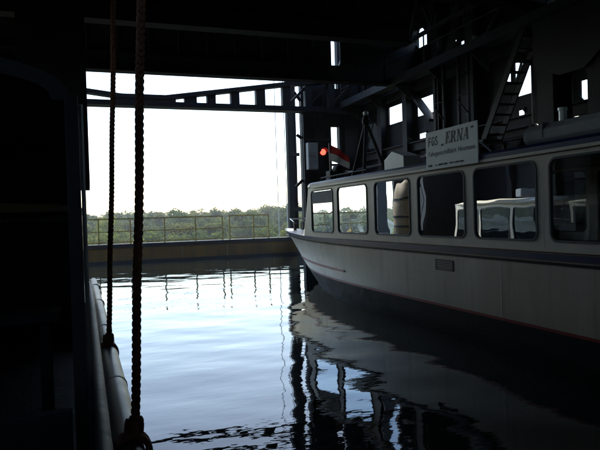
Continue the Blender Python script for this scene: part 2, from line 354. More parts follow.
# ------------------------------------------------------------ right side frame of the lift, X = 12
XR = 12.0
sf = empty('steel_wall', 'dark riveted steel side wall of the lift with bright openings, behind the cream boat', 'wall', (XR, 3, -3))
holes = [  # y0,y1,z0,z1
 (20.86,22.34,5.99,6.70), (18.5,20.09,5.96,6.60), (19.45,20.0,5.10,5.29), (19.3,20.15,8.5,9.2),
 (13.85,14.56,5.62,6.62), (14.2,14.45,4.98,5.2), (11.78,12.08,5.05,5.55), (10.4,11.9,1.75,2.55), (22.6,23.6,8.2,8.9), (16.4,17.2,2.0,2.6), (17.45,17.75,8.1,8.4), (21.2,21.55,7.6,8.0), (15.0,15.3,8.7,9.3), (23.2,24.3,5.2,6.3), (12.9,13.1,6.2,6.8), (14.75,14.95,6.1,6.5), (16.7,17.2,7.6,8.0), (18.5,18.9,7.5,8.2), (15.6,16.0,7.5,7.9), (13.4,13.7,7.4,8.1), (20.6,21.0,8.6,9.2), (16.5,17.0,5.4,5.8), (12.3,12.6,7.5,8.0), (2.0,3.4,5.0,6.5), (-6,-4,5.0,6.5), (-14,-12,5,6.5)]
ys = [25.0, 22.5, 20.4, 18.2, 16.2, 13.2, 10.2, 7, 3.6, 0, -4, -8, -12, -16, -20, -24]
zs = [-3, 1.0, 3.2, 4.8, 7.0, 9.0+.6, 11]
for yb, ya in zip(ys[:-1], ys[1:]):
    for za, zb in zip(zs[:-1], zs[1:]):
        rects = [(ya, yb, za, zb)]
        for h in holes:
            nr = []
            for (a, b, c, d) in rects:
                if h[1] <= a or h[0] >= b or h[3] <= c or h[2] >= d: nr.append((a, b, c, d)); continue
                if h[0] > a: nr.append((a, h[0], c, d))
                if h[1] < b: nr.append((h[1], b, c, d))
                l, r = max(a, h[0]), min(b, h[1])
                if h[2] > c: nr.append((l, r, c, h[2]))
                if h[3] < d: nr.append((l, r, h[3], d))
            rects = nr
        for (a, b, c, d) in rects:
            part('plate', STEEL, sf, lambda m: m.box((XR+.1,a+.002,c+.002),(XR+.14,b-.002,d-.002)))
for y in ys[1:-1]:
    part('column', STEEL2, sf, lambda m: (m.box((XR-.30,y-.16,1.0),(XR-.26,y+.16,10.6)), m.box((XR-.258,y-.03,1.0),(XR+.06,y+.03,10.6)), m.box((XR+.062,y-.16,1.0),(XR+.097,y+.16,10.6))))
for z in zs[1:-1]:
    part('girder', STEEL2, sf, lambda m: (m.box((XR-.08,-24,z-.14),(XR-.04,24.8,z+.14)), m.box((XR-.22,-24,z+.142),(XR+.08,24.8,z+.18))))
part('diagonal', STEEL2, sf, lambda m: m.bar((XR-.12,20.1,6.9),(XR-.12,18.7,5.6),.12,.3,(1,0,0)))
for a, b in (((18,1.2),(13.4,4.7)), ((13.0,1.2),(10.4,4.6)), ((10.0,1.2),(7.2,4.6)), ((18.0,7.2),(16.4,9.4)), ((16.0,7.2),(13.4,9.4)), ((13.0,7.2),(10.4,9.4)), ((10.0,9.4),(7.2,7.2)), ((22.3,7.2),(20.6,9.4))):
    part('diagonal', STEEL2, sf, lambda m: m.bar((XR-.14,a[0],a[1]),(XR-.14,b[0],b[1]),.10,.26,(1,0,0)))
for (a, b, c, d) in holes:                      # triangular gussets in the corners and a brace across each opening
    if c < 3 or a < 5 or b-a > 1.4: continue
    e = .42*min(b-a, d-c)
    part('gusset', STEEL, sf, lambda m: m.prism([(XR+.06,a-.05,d+.05),(XR+.06,a+e,d+.05),(XR+.06,a-.05,d-e)], (.03,0,0)))
    if int(a*10) % 2: part('gusset', STEEL, sf, lambda m: m.prism([(XR+.06,b+.05,c-.05),(XR+.06,b-e*1.3,c-.05),(XR+.06,b+.05,c+e*1.3)], (.03,0,0)))
    if b-a > .6: part('brace', STEEL, sf, lambda m: m.bar((XR+.03,b+.1,c-.1),(XR+.03,a+.35*(b-a),d+.1),.04,.07,(1,0,0)))
for y, lab in ((17.1,'slim laced column left of the steel stair'), (15.75,'slim laced column just beside the steel stair landing')):
    lc = empty('laced_column', lab, 'column', (11.3,y,1.0), 'laced columns by the stair')
    for dy in (0, .5): part('angle_bar', STEEL2, lc, lambda m: (m.box((11.3,y+dy,1.0),(11.38,y+dy+.02,7.18)), m.box((11.3,y+dy+.021,1.0),(11.32,y+dy+.09,7.18))))
    for k in range(10):
        z = 1.3+k*.58; part('lacing_bar', STEEL2, lc, lambda m: m.bar((11.29,y+.03,z),(11.29,y+.53,z+.5 if k % 2 else z-.0+.02),.015,.06,(1,0,0)))
# gallery along the side frame
gl = empty('side_gallery', 'narrow dark gallery walkway along the right side frame', 'walkway', (11.4,15,6.95))
part('floor_plate', STEEL2, gl, lambda m: m.box((10.9,5,7.19),(XR-.31,24.6,7.24)))
part('edge_beam', STEEL2, gl, lambda m: m.box((10.82,5,7.02),(10.898,24.6,7.30)))
for y in np.arange(6, 24.5, 2.3):
    part('bracket', STEEL2, gl, lambda m: m.prism([(10.9,y,7.18),(XR-.31,y,7.18),(XR-.31,y,6.5)], (0,.05,0)))
    part('post', STEEL2, gl, lambda m: m.box((10.84,y,7.31),(10.88,y+.04,8.3)))
part('handrail', STEEL2, gl, lambda m: m.tube([(10.86,5.5,8.32),(10.86,24.4,8.32)], .025, 8))
part('handrail', STEEL2, gl, lambda m: m.tube([(10.86,5.5,7.85),(10.86,24.4,7.85)], .02, 8))
la = empty('lattice_girder', 'dark zigzag lattice girder above the side gallery', 'girder', (11.2,15,8.4))
for z in (8.42, 10.0): part('chord', STEEL2, la, lambda m: m.box((11.15,5,z),(11.27,24.7,z+.12)))
for k in range(14):
    y = 5.2+k*1.38
    part('diagonal', STEEL2, la, lambda m: m.bar((11.21,y,8.545),(11.21,y+.69,9.995),.05,.09,(1,0,0)))
    part('diagonal', STEEL2, la, lambda m: m.bar((11.21,y+.70,9.995),(11.21,y+1.37,8.545),.05,.09,(1,0,0)))
pp = empty('pipe_run', 'pair of pipes running along under the side gallery', 'pipe', (11.5,15,6.3))
for dz, rr in ((0,.06),(.18,.04)):
    part('pipe', STEELG if dz else STEEL2, pp, lambda m: m.tube([(11.55,5,4.35+dz),(11.55,13.0,4.35+dz),(11.55,13.2,4.45+dz),(11.55,13.2,6.9)] if dz else [(11.5,5,4.3),(11.5,24.3,4.3)], rr, 10), smooth=True)
for k in range(9): part('clip', STEEL2, pp, lambda m: m.box((11.44,6+k*2.1,4.21),(11.69,6.06+k*2.1,4.24)))
# stair
st = empty('steel_stair', 'steep dark steel stair rising in front of a bright opening', 'stairs', (11.3,14.6,4.4))
P0, P1 = Vector((11.2,14.5,4.35)), Vector((11.2,12.65,7.2))
for dx in (0, .55):
    o_ = Vector((dx-.3,0,0)); part('stringer', STEEL2, st, lambda m: m.bar(P0+o_, P1+o_, .04, .2, (0,0,1)))
    part('handrail', STEEL2, st, lambda m: m.tube([P0+o_+Vector((0,-.35,.8)), P1+o_+Vector((0,-.35,.8))], .022, 8))
for k in range(11):
    p = P0.lerp(P1, (k+.5)/11)
    part('tread', STEEL2, st, lambda m: m.box((p.x-.28,p.y-.11,p.z-.015),(p.x+.23,p.y+.11,p.z+.015)))
part('landing', STEEL2, st, lambda m: m.box((10.8,14.4,4.28),(XR-.31,15.7,4.345)))
for y in (14.45, 15.6): part('support', STEEL2, st, lambda m: m.box((11.55,y,1.06),(11.65,y+.08,4.279)))
# heavy leg on the right
for i, (y, lab) in enumerate(((10.9, 'heavy dark box column between stair and right edge of the view'), (5.0, 'heavy dark box column just outside the right edge'))):
    hc = empty('box_column', lab, 'column', (11.2, y, 1.05), 'box columns along the right side')
    part('shaft', STEEL, hc, lambda m: m.box((10.9,y+.85,1.05),(11.5,y+1.4,7.0)), bevel=.01)
    part('shaft', STEEL, hc, lambda m: m.box((10.9,y-.75,1.05),(11.5,y-.2,7.0)), bevel=.01)
    part('knee_plate', STEEL2, hc, lambda m: m.prism([(10.88,y-.8,7.0),(10.88,y+1.45,7.0),(10.88,y+1.45,5.9),(10.88,y+.6,5.5),(10.88,y-.2,5.5),(10.88,y-.8,5.9)], (-.05,0,0)))
    part('cap_beam', STEEL2, hc, lambda m: m.box((10.7,y-1.0,7.001),(11.69,y+1.6,7.015)))
sr = empty('shade_roof', 'unseen roof plates added over the open end to shade the left wall', 'roof', (-3.8,23,8.8))  # out of view, added to keep sunlight off the left side wall
for k in range(5): part('roof_plate', STEEL, sr, lambda m: m.box((-6.3,20.4+k*1.1,8.8),(-1.3,21.49+k*1.1,8.86)))
part('edge_beam', STEEL2, sr, lambda m: m.box((-1.3,20.4,8.6),(-1.15,25.0,8.9)))
# left side wall
lw = empty('steel_wall', 'dark plated left side wall of the lift, behind the nearer boat', 'wall', (-5.9,3,-3))
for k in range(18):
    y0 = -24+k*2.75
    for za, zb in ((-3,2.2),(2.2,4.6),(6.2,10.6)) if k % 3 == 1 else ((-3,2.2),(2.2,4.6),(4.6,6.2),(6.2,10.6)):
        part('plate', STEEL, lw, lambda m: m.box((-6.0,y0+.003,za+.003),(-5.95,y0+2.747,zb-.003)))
    part('column', STEEL2, lw, lambda m: (m.box((-5.948,y0-.03,1.06),(-5.7,y0+.03,10.6)), m.box((-5.698,y0-.15,1.06),(-5.66,y0+.15,10.6))))
for z in (2.2, 4.6, 6.2):
    part('girder', STEEL2, lw, lambda m: m.box((-5.65,-24,z-.1),(-5.6,24.9,z+.1)))

# ------------------------------------------------------------ boats
def rrect(a, b, c, d, r, m_=5):
    out = []
    for cx, cz, t0 in ((b-r,d-r,0),(a+r,d-r,90),(a+r,c+r,180),(b-r,c+r,270)):
        for k in range(m_+1):
            t = R(t0+90*k/m_); out.append((cx+r*math.cos(t), cz+r*math.sin(t)))
    return out
def bay(parent, X, o, rect, win, matw, matg, r=.14, sub=True, wallname='side_panel'):
    """one cabin bay in plane x = X facing -o*x outward; rect/win = (y0,y1,z0,z1)"""
    inner = rrect(*win, r); n = len(inner); m_ = n//4
    a, b, c, d = rect; cor = [(b,d),(a,d),(a,c),(b,c)]
    def wall(m):
        for xx in (X, X+o*.045):
            v = [(xx,)+p for p in inner] + [(xx,)+p for p in cor]; F = []
            for q in range(4):
                for k in range(m_-1): F.append((q*m_+k, q*m_+k+1, n+q))
                F.append((q*m_+m_-1, (q+1)%4*m_, n+(q+1)%4, n+q))
            m.add(v, F)
        v = [(X,)+p for p in inner] + [(X+o*.045,)+p for p in inner]
        m.add(v, [(i, (i+1)%n, n+(i+1)%n, n+i) for i in range(n)])
    part(wallname, matw, parent, wall, fix=False)
    fo = rrect(win[0]-.008, win[1]+.008, win[2]-.008, win[3]+.008, r+.008); fi = rrect(win[0]+.024, win[1]-.024, win[2]+.024, win[3]-.024, r-.024)
    win_o = bpy.data.objects.new('window', None)
    def frame(m):
        L = [[(X-o*.004,)+p for p in fo], [(X-o*.018,)+p for p in fo], [(X-o*.018,)+p for p in fi], [(X+o*.03,)+p for p in fi]]
        for A, B in zip(L[:-1], L[1:]): m.add(A+B, [(i, (i+1)%n, n+(i+1)%n, n+i) for i in range(n)])
    fr = part('window_frame', RUBBER, parent, frame, fix=False)
    def pane(m): m.add([(X+o*.012,)+p for p in rrect(win[0]+.015, win[1]-.015, win[2]+.015, win[3]-.015, r-.015)], [tuple(range(n))])
    p = part('pane', matg, parent, pane, fix=False)
    if sub: p.parent = fr
    return fr

# --- the white passenger boat
XC, BW = 7.75, 1.55
bt = empty('passenger_boat', 'cream passenger boat with navy trim and a long row of windows', 'boat', (XC, 8, 0))
YS, YST = 12.0, -9.0
ZL = [-.5, 0, .30, .54, .585, .7, .82, .87, 1.0, 1.15, 1.3, 1.52, 1.58, 1.68]
def halfb(zn):
    if zn <= 0: return BW*(.96 + .25*zn)
    return BW*min(1.0, .965+.05*zn)
def bowY(zn): return 19.6 + 3.6*max(0, zn/1.68)**.9 - (.8 if zn < 0 else 0)
TT = [0,.08,.16,.24,.32,.4,.48,.56,.64,.72,.8,.87,.93,.97,1.0]
def hp(zn, t, s, off=0):
    z = zn + (.17*t**2.2)*max(0, zn/1.68)
    y = YS + (bowY(zn)-YS)*t + off*.3*t
    pw = 2.3 + .5*max(0, zn)/1.68
    b = halfb(zn)*(1-t**pw) + off
    return (XC + s*b, y, z)
def hull_rows(z0, z1, s, off=0):
    zz = [z for z in ZL if z0 <= z <= z1]
    rows = []
    for z in zz:
        row = [(XC+s*(halfb(z)+off), YST, z), (XC+s*(halfb(z)+off), 0, z)] + [hp(z, t, s, off) for t in TT]
        rows.append(row)
    return rows
for nm, mt, z0, z1 in (('hull_bottom', BLACKP, -.5, .54), ('hull', CREAM, .585, 1.58)):
    def hb(m):
        L = hull_rows(z0, z1, -1); Rr = hull_rows(z0, z1, 1)
        m.sheet(L); m.sheet(Rr)
        m.sheet([[a[0], b[0]] for a, b in zip(L, Rr)])
    part(nm, mt, bt, hb, smooth=True, fix=True)
part('red_line', REDP, bt, lambda m: [m.sheet(hull_rows(.54, .585, s, .004)) for s in (-1, 1)], fix=True)
def band(z0, z1, off, t0=0.0, t1=1.0, aft=True):
    def fn(m):
        for s in (-1, 1):
            ts = [t0+(t1-t0)*k/16 for k in range(17)]
            a = [hp(z0, t, s, .003) for t in ts]; b = [hp(z0, t, s, off) for t in ts]; c = [hp(z1, t, s, off) for t in ts]; d = [hp(z1, t, s, .003) for t in ts]
            if aft:
                for L, z, o_ in ((a,z0,.003),(b,z0,off),(c,z1,off),(d,z1,.003)): L.insert(0, (XC+s*(halfb(z)+o_), YST, z))
            m.sheet([a, b, c, d])
    return fn
for ysm in (1.5, 4.6, 7.9, 11.2):
    part('weld_seam', CREAM, bt, lambda m: m.sheet([[(XC-halfb(z)-o_, ysm+d_, z) for z in (.6,.7,.82,.87,1.0,1.15,1.3,1.49)] for d_, o_ in ((-.012,.0003),(-.005,.0022),(.005,.0022),(.012,.0003))]), smooth=True, fix=False)
part('gunwale_band', NAVY, bt, band(1.57, 1.66, .05), fix=True)
part('rubbing_strip', BLACKP, bt, band(1.50, 1.54, .02), fix=True)
part('bow_stripe', REDP, bt, band(.82, .87, .02, .22, .82, False), fix=True)
def deck(m):
    L = [(XC-halfb(1.6), YST, 1.64), (XC-halfb(1.6), 0, 1.64)] + [hp(1.65, t, -1) for t in TT]
    Rr = [(XC+halfb(1.6), YST, 1.64), (XC+halfb(1.6), 0, 1.64)] + [hp(1.65, t, 1) for t in TT]
    i0 = 8
    m.sheet([L[i0:], Rr[i0:]])
    a = [(p[0]+.22, p[1], p[2]) for p in L[:i0+1]]; m.sheet([L[:i0+1], a])
    b = [(p[0]-.22, p[1], p[2]) for p in Rr[:i0+1]]; m.sheet([b, Rr[:i0+1]])
part('deck', FRAMEC, bt, deck, fix=False)
part('cabin_floor', WOOD, bt, lambda m: m.box((XC-1.2,-8,.7),(XC+1.2,14.5,.74)))
XA, XB = 6.35, 2*XC-6.35
wins = [(15.02,16.66,14.86,16.9), (12.93,14.71,12.73,14.86), (10.93,12.54,10.77,12.73), (9.02,10.62,8.89,10.77), (7.22,8.76,7.09,8.89), (5.4,6.96,5.28,7.09), (3.6,5.15,3.47,5.28), (1.8,3.34,1.66,3.47), (0,1.5,-.15,1.66)]
fr_w = {}
for i, (a, b, c, d) in enumerate(wins):
    top = 3.03; gm = GLASS
    fr_w[i] = bay(bt, XA, 1, (c+.003, d-.003, 1.67, 3.12), (a, b, 1.82, top), FRAMEC, gm)
    bay(bt, XB, -1, (c+.003, d-.003, 1.67, 3.12), (a, b, 1.82, top), FRAMEC, gm)
# mid bar on the opening top light of the first window
part('sky_sheen_sheet', WHITEP, bt, lambda m: m.box((XA+.05,12.9,1.84),(XA+.056,14.75,3.02)))  # white sheet added behind the pane for a milky sky reflection
part('sky_sheen_sheet', WHITEP, bt, lambda m: m.box((XA+.05,15.0,1.84),(XA+.056,16.7,2.64)))  # same added sheet, lower part of the first window
part('top_blind', TARP, bt, lambda m: m.box((XA-.004,15.06,2.68),(XA+.008,16.62,2.99)))
part('sliding_bar', RUBBER, bt, lambda m: m.box((XA-.01,15.05,2.65),(XA+.01,16.63,2.679)))
# windscreen facets: plan points bottom/top
plan = [(6.35,16.9,0),(6.66,17.55,0),(7.2,17.9,0),(7.75,18.0,0),(8.3,17.9,0),(8.84,17.55,0),(9.15,16.9,0)]
bot = [Vector((x, y + (.75 if 0 < i < 6 else .35), 1.68)) for i, (x, y, _) in enumerate(plan)]
top = [Vector((x, y, 3.1)) for x, y, _ in plan]
bot[0].y = bot[6].y = 16.95+.4
top[0].y = top[6].y = 16.9
for i in range(6):
    q = [bot[i], bot[i+1], top[i+1], top[i]]
    def P(u, v): return q[0].lerp(q[1], u).lerp(q[3].lerp(q[2], u), v)
    n_ = (q[1]-q[0]).cross(q[3]-q[0]).normalized()
    if n_.y < 0: n_ = -n_
    ua, va, vb = .12, .14, .93
    def fr(m):
        O = [P(0,0),P(1,0),P(1,1),P(0,1)]; I = [P(ua,va),P(1-ua,va),P(1-ua,vb),P(ua,vb)]
        for dd in (0, -.05):
            m.add([p+n_*dd for p in O+I], [(k, (k+1)%4, 4+(k+1)%4, 4+k) for k in range(4)])
        m.add(I+[p-n_*.05 for p in I], [(k, (k+1)%4, 4+(k+1)%4, 4+k) for k in range(4)])
    fo_ = part('windscreen_frame', FRAMEC, bt, fr, fix=False)
    pn = part('pane', GLASS, bt, lambda m: m.add([p-n_*.02 for p in (P(ua-.01,va-.01),P(1-ua+.01,va-.01),P(1-ua+.01,vb+.01),P(ua-.01,vb+.01))], [(0,1,2,3)]), fix=False)
    pn.parent = fo_
part('side_corner', FRAMEC, bt, lambda m: m.prism([(XA,16.898,1.67),(XA,17.34,1.67),(XA,16.898,3.12)], (.045,0,0)))
part('side_corner', FRAMEC, bt, lambda m: m.prism([(XB,16.898,1.67),(XB,17.34,1.67),(XB,16.898,3.12)], (-.045,0,0)))
# roof with rounded navy edge and cambered top
def roofm(m):
    secs = []
    yl = [-.4,3,6,9,12,15,16.6,17.2,17.7,18.05,18.2]
    for y in yl:
        e = max(0, (y-16.4)/1.8); hw = (XB-XA)/2+.07 - 1.0*e**2.2
        secs.append([(XC+hw*s_, y, 3.121+z_+(.0 if abs(s_) > .97 else .0)) for s_, z_ in ((-.98,0),(-1.0,.03),(-1.0,.10),(-.96,.15),(-.7,.2),(-.35,.24),(0,.25),(.35,.24),(.7,.2),(.96,.15),(1.0,.10),(1.0,.03),(.98,0))])
    m.sheet(secs); k = len(secs[0])
    m.add(secs[-1], [tuple(range(k))]); m.add(secs[0], [tuple(range(k))])
    m.sheet([[s_[0], s_[-1]] for s_ in secs])
part('roof', NAVY, bt, roofm, smooth=False, fix=True)
part('eave_trim', FRAMEC, bt, lambda m: [m.box((XC+s_*((XB-XA)/2+.02),-.3,3.105),(XC+s_*((XB-XA)/2+.078),16.5,3.15)) for s_ in (-1,1)])
part('raised_roof', GREYROOF, bt, lambda m: m.prism([(6.62,7.75,3.31),(6.56,7.75,3.36),(6.56,7.75,3.50),(6.68,7.75,3.60),(7.2,7.75,3.66),(8.3,7.75,3.66),(8.85,7.75,3.60),(8.94,7.75,3.5),(8.94,7.75,3.36),(8.9,7.75,3.31)], (0,-7.6,0)), bevel=.03)
part('roof_seam', RUBBER, bt, lambda m: m.box((6.552,7.30,3.38),(6.70,7.32,3.603)))
part('vent_pipe', ZINC, bt, lambda m: m.lathe([(.07,3.64),(.07,4.0),(.085,4.0),(.085,4.05),(.02,4.06)], (7.9,8.3,0), 14), smooth=False)
part('vent_base', GREYROOF, bt, lambda m: m.box((7.75,8.1,3.35),(8.05,8.5,3.641)))
vg = part('vent_grille', STEEL2, bt, lambda m: (m.box((6.19,9.2,1.22),(6.215,9.78,1.235)), m.box((6.19,9.2,1.405),(6.215,9.78,1.42)), m.box((6.19,9.2,1.236),(6.215,9.215,1.404)), m.box((6.19,9.765,1.236),(6.215,9.78,1.404))))
for k in range(5):
    o = part('slat', STEEL2, bt, lambda m: m.bar((6.195,9.216,1.255+.033*k),(6.195,9.764,1.255+.033*k),.03,.012,(.4,0,1)))
    o.parent = vg
# roof furniture
part('vent_hood', WHITEP, bt, lambda m: m.prism([(6.95,12.2,3.35),(6.95,13.15,3.35),(6.95,13.15,3.6),(6.95,12.75,3.78),(6.95,12.2,3.62)], (.45,0,0)), bevel=.01)
part('vent_hood_base', NAVY, bt, lambda m: m.box((6.9,12.15,3.27),(7.45,13.2,3.349)))
mastT = Vector((7.35,14.9,4.85))
for b_ in ((7.05,14.5,3.3),(7.75,14.5,3.33),(7.35,15.9,3.33)):
    part('mast_leg', STEEL2, bt, lambda m: m.tube([b_, mastT], .045, 10))
part('mast_head', STEEL, bt, lambda m: m.lathe([(.03,0),(.09,.02),(.11,.12),(.07,.26),(.02,.28)], tuple(mastT-Vector((0,0,.12))), 14))
part('mast_lamp', ZINC, bt, lambda m: m.lathe([(.05,0),(.07,.03),(.07,.1),(.03,.13)], (7.35,14.9,5.0), 14))
part('roof_bar', STEEL, bt, lambda m: m.tube([(6.6,16.5,3.3),(6.6,16.45,3.40),(6.58,13.4,3.40),(6.58,13.35,3.3)], .02, 8))
part('searchlight', STEEL, bt, lambda m: (m.lathe([(.10,-.14),(.12,-.05),(.12,.12),(.10,.13)], (6.9,15.9,3.62), 14, 'y'), m.box((6.88,15.86,3.29),(6.92,15.94,3.50))))
part('horn', ZINC, bt, lambda m: m.lathe([(.02,-.2),(.025,.1),(.07,.2)], (7.05,15.4,3.5), 12, 'y'))
part('life_ring_box', STEEL2, bt, lambda m: m.box((6.75,16.1,3.29),(7.1,16.45,3.6)), bevel=.02)
part('bow_rail', ZINC, bt, lambda m: m.tube([(XC-.85,19.9,1.78),(XC-.85,19.9,2.1),(XC-.3,21.9,2.2),(XC+.3,21.9,2.2),(XC+.85,19.9,2.1),(XC+.85,19.9,1.78)], .02, 8))
for s in (-.35, .35): part('bollard', STEEL, bt, lambda m: m.lathe([(.06,0),(.06,.22),(.1,.23),(.1,.27),(.03,.28)], (XC+s,21.2,1.77), 12))
part('anchor_winch', STEEL, bt, lambda m: m.lathe([(.16,-.3),(.16,-.25),(.09,-.24),(.09,.24),(.16,.25),(.16,.3)], (XC,20.6,1.95), 14, 'x'))
# interior
for k in range(9):
    y = 13.7 - k*1.85
    for s in (-1, 1):
        t = part('bench', SEATM, bt, lambda m: (m.box((XC+s*.45,y-.25,1.1),(XC+s*1.3,y+.25,1.22)), m.box((XC+s*.45,y-.33,1.221),(XC+s*1.3,y-.24,1.95)), m.box((XC+s*.8,y-.1,.741),(XC+s*.95,y+.1,1.099))), bevel=.02)
        part('table', WOOD, bt, lambda m: (m.box((XC+s*.55,y+.55,1.5),(XC+s*1.28,y+1.15,1.54)), m.box((XC+s*.9,y+.8,.741),(XC+s*.98,y+.88,1.499))))
part('ceiling', WOOD, bt, lambda m: m.box((XA+.06,-.1,3.085),(XB-.06,16.8,3.115)))
part('rear_bulkhead', FRAMEC, bt, lambda m: m.box((XA+.05,-.15,.74),(XB-.05,-.1,3.08)))
part('lining', WOOD, bt, lambda m: (m.box((XA+.05,-.1,.745),(XA+.08,13.5,1.66)), m.box((XB-.08,-.1,.745),(XB-.05,13.5,1.66))))
def curtain(y0, y1):
    def fn(m):
        n = 26
        rows = []
        for z, k in ((3.02,1.0),(2.7,.95),(2.3,.75),(2.1,.6),(1.95,.66),(1.8,.72)):
            rows.append([(XA+.10+.018*math.sin(i*1.5), y0+(y1-y0)*k*i/n, z) for i in range(n+1)])
        m.sheet(rows)
    return fn
for y0, y1 in ((10.75,10.5),(12.7,12.4),(8.9,8.65),(8.9,9.15),(7.1,7.4)):
    part('curtain', CURT, bt, curtain(y0, y1), smooth=True)

# sign on the roof edge
SX, SY1, SY0, SZ0, SZ1 = 6.235, 10.08, 8.46, 3.105, 3.82; SK = .945
sg = empty('sign_board', 'white sign board reading FGS ERNA standing on the boat roof', 'sign', (SX,9.27,3.1))
part('board', SIGNW, sg, lambda m: m.box((SX,SY0,SZ0),(SX+.02,SY1,SZ1)), bevel=.004)
for y in (8.8, 9.75):
    part('stay', ZINC, sg, lambda m: m.bar((SX+.022,y,3.7),(6.75,y,3.34),.025,.025))
    part('foot', ZINC, sg, lambda m: m.box((SX+.021,y-.03,3.15),(SX+.07,y+.03,3.30)))
def letters_mesh(strokes):        # strokes in sign plane: lists of 2D polygons (u to the right, v up) -> world
    m = MB()
    for poly in strokes: m.prism([(SX-.0015, SY1-u*SK, SZ0+v*SK) for u, v in poly], (-.003,0,0))
    return m
def quad(a, b, c, d): return [(a,c),(b,c),(b,d),(a,d)]
def lin(p, q, w): return [(p[0]-w/2,p[1]),(p[0]+w/2,p[1]),(q[0]+w/2,q[1]),(q[0]-w/2,q[1])]
def arc(cx, cy, rx, ry, t0, t1, w, n=10, wy=None):
    wy = wy or w; out = []
    for k in range(n):
        a, b = R(t0+(t1-t0)*k/n), R(t0+(t1-t0)*(k+1)/n)
        out.append([(cx+rx*math.cos(a), cy+ry*math.sin(a)), (cx+rx*math.cos(b), cy+ry*math.sin(b)), (cx+(rx-w)*math.cos(b), cy+(ry-wy)*math.sin(b)), (cx+(rx-w)*math.cos(a), cy+(ry-wy)*math.sin(a))])
    return out
G = {
 'F': [quad(0,.15,0,1), quad(.15,.58,.86,1), quad(.15,.5,.44,.57)],
 'G': arc(.36,.5,.36,.5,40,320,.15,14,.13) + [quad(.42,.70,.42,.55), quad(.57,.70,.12,.42)],
 'S': arc(.3,.735,.3,.265,30,270,.14,10,.13) + arc(.3,.27,.3,.27,-150,90,.14,10,.13),
 'E': [quad(.10,.30,.06,.94), quad(0,.72,.94,1), quad(0,.76,0,.06), quad(.3,.54,.47,.53), quad(.66,.72,.74,.94), quad(.70,.76,.06,.27), quad(.49,.54,.37,.64)],
 'R': [quad(.10,.30,.06,.94), quad(0,.5,.94,1), quad(0,.42,0,.06)] + arc(.46,.745,.29,.255,-90,90,.19,10,.06) + [quad(.3,.48,.49,.55), lin((.74,.06),(.47,.5),.2), quad(.6,.92,0,.06)],
 'N': [quad(.12,.18,.06,.94), quad(.72,.78,.0,.94), lin((.72,0),(.17,.97),.2), quad(0,.3,.94,1), quad(0,.3,0,.06), quad(.6,.9,.94,1)],
 'A': [lin((.12,.06),(.44,1),.06), lin((.68,.06),(.44,1),.2), quad(.22,.6,.30,.37), quad(0,.27,0,.06), quad(.52,.86,0,.06)],
}
def word(s, u, v, h, asp, gap, shear):
    out = []
    for ch in s:
        for poly in G[ch]: out.append([(u+(x*asp+y*shear)*h, v+y*h) for x, y in poly])
        u += (max(p[0] for q in G[ch] for p in q)*asp+gap)*h
    return out, u
s1, u1 = word('FGS', .10, .47, .18, .85, .12, .08)
s2 = []
for k in range(2): s2.append([(.56+.05*k,.47),(.60+.05*k,.47),(.585+.05*k,.43),(.56+.05*k,.43)])
s3, u3 = word('ERNA', .70, .46, .22, .92, .08, .16)
for k in range(2): s3.append([(u3+.055+.05*k,.68),(u3+.09+.05*k,.68),(u3+.085+.05*k,.635),(u3+.055+.05*k,.65)])
for st_ in (s1, s2+s3):
    o = letters_mesh(st_); l = sg.location; o.v = [(x-l.x,y-l.y,z-l.z) for x, y, z in o.v]; o.build('lettering', INK, sg)
def text(body, u, v, size, space=1):
    c = bpy.data.curves.new('lettering', 'FONT'); c.body = body; c.size = size; c.extrude = .0012; c.space_character = space; c.resolution_u = 2
    o = bpy.data.objects.new('lettering', c); COL.objects.link(o)
    bpy.context.view_layer.update()
    me = bpy.data.meshes.new_from_object(o.evaluated_get(bpy.context.evaluated_depsgraph_get())); bpy.data.objects.remove(o)
    wmax = max(v_.co.x for v_ in me.vertices)
    me.materials.clear(); me.materials.append(INK)
    o = bpy.data.objects.new('lettering', me); COL.objects.link(o); o.parent = sg
    o.matrix_local = Matrix.Translation(Vector((SX-.0015, SY1-u*SK, SZ0+v*SK))-sg.location) @ Matrix(((0,0,-1,0),(-1,0,0,0),(0,1,0,0),(0,0,0,1)))
    return wmax
wd = text('Fahrgastschiffahrt', .10, .265, .126, 1.02)
text('Neumann', .10+wd/SK+.05, .265, .126, 1.02)
st_ = []; u = .08                         # small print, unreadable in the photograph
for n_, gp_ in ((4,.12),(2,.03),(9,.05),(3,.03),(9,.0)):
    for k in range(n_):
        h = random.choice((.028,.03,.042)); st_.append(quad(u,u+.013,.06,.06+h)); st_.append(quad(u,u+.028,.06+random.choice((0,.014,.02)),.07+random.choice((.0,.014,.02))+.004)); u += .037
    u += gp_
o = letters_mesh([q for q in st_ if q[1][0] < 1.62]); l = sg.location; o.v = [(x-l.x,y-l.y,z-l.z) for x, y, z in o.v]; tag(o.build('small_print', INK, sg), kind='stuff')

# flag on the front of the roof
fl = empty('flag', 'drooping red and white flag on a short staff at the front of the boat roof', 'flag', (6.95,16.35,3.3))
part('staff', ZINC, fl, lambda m: m.tube([(6.98,16.6,3.28),(6.94,16.6,4.45)], .014, 8))
def cloth(t0, t1):
    def fn(m):
        rows = []
        for i in range(13):
            a = i/12; row = []
            for j in range(7):
                b = t0+(t1-t0)*j/6
                row.append((6.95+.42*a+.02*math.sin(a*7+b*3), 16.6-.45*a+.05*math.sin(a*9+b*2), 4.42-.50*b-.40*a**1.2+.12*a*b))
            rows.append(row)
        m.sheet(rows)
    return fn
part('red_cloth', FLAGR, fl, cloth(0,.5), smooth=True, fix=False)
part('white_cloth', FLAGW, fl, cloth(.5,1.0), smooth=True, fix=False)

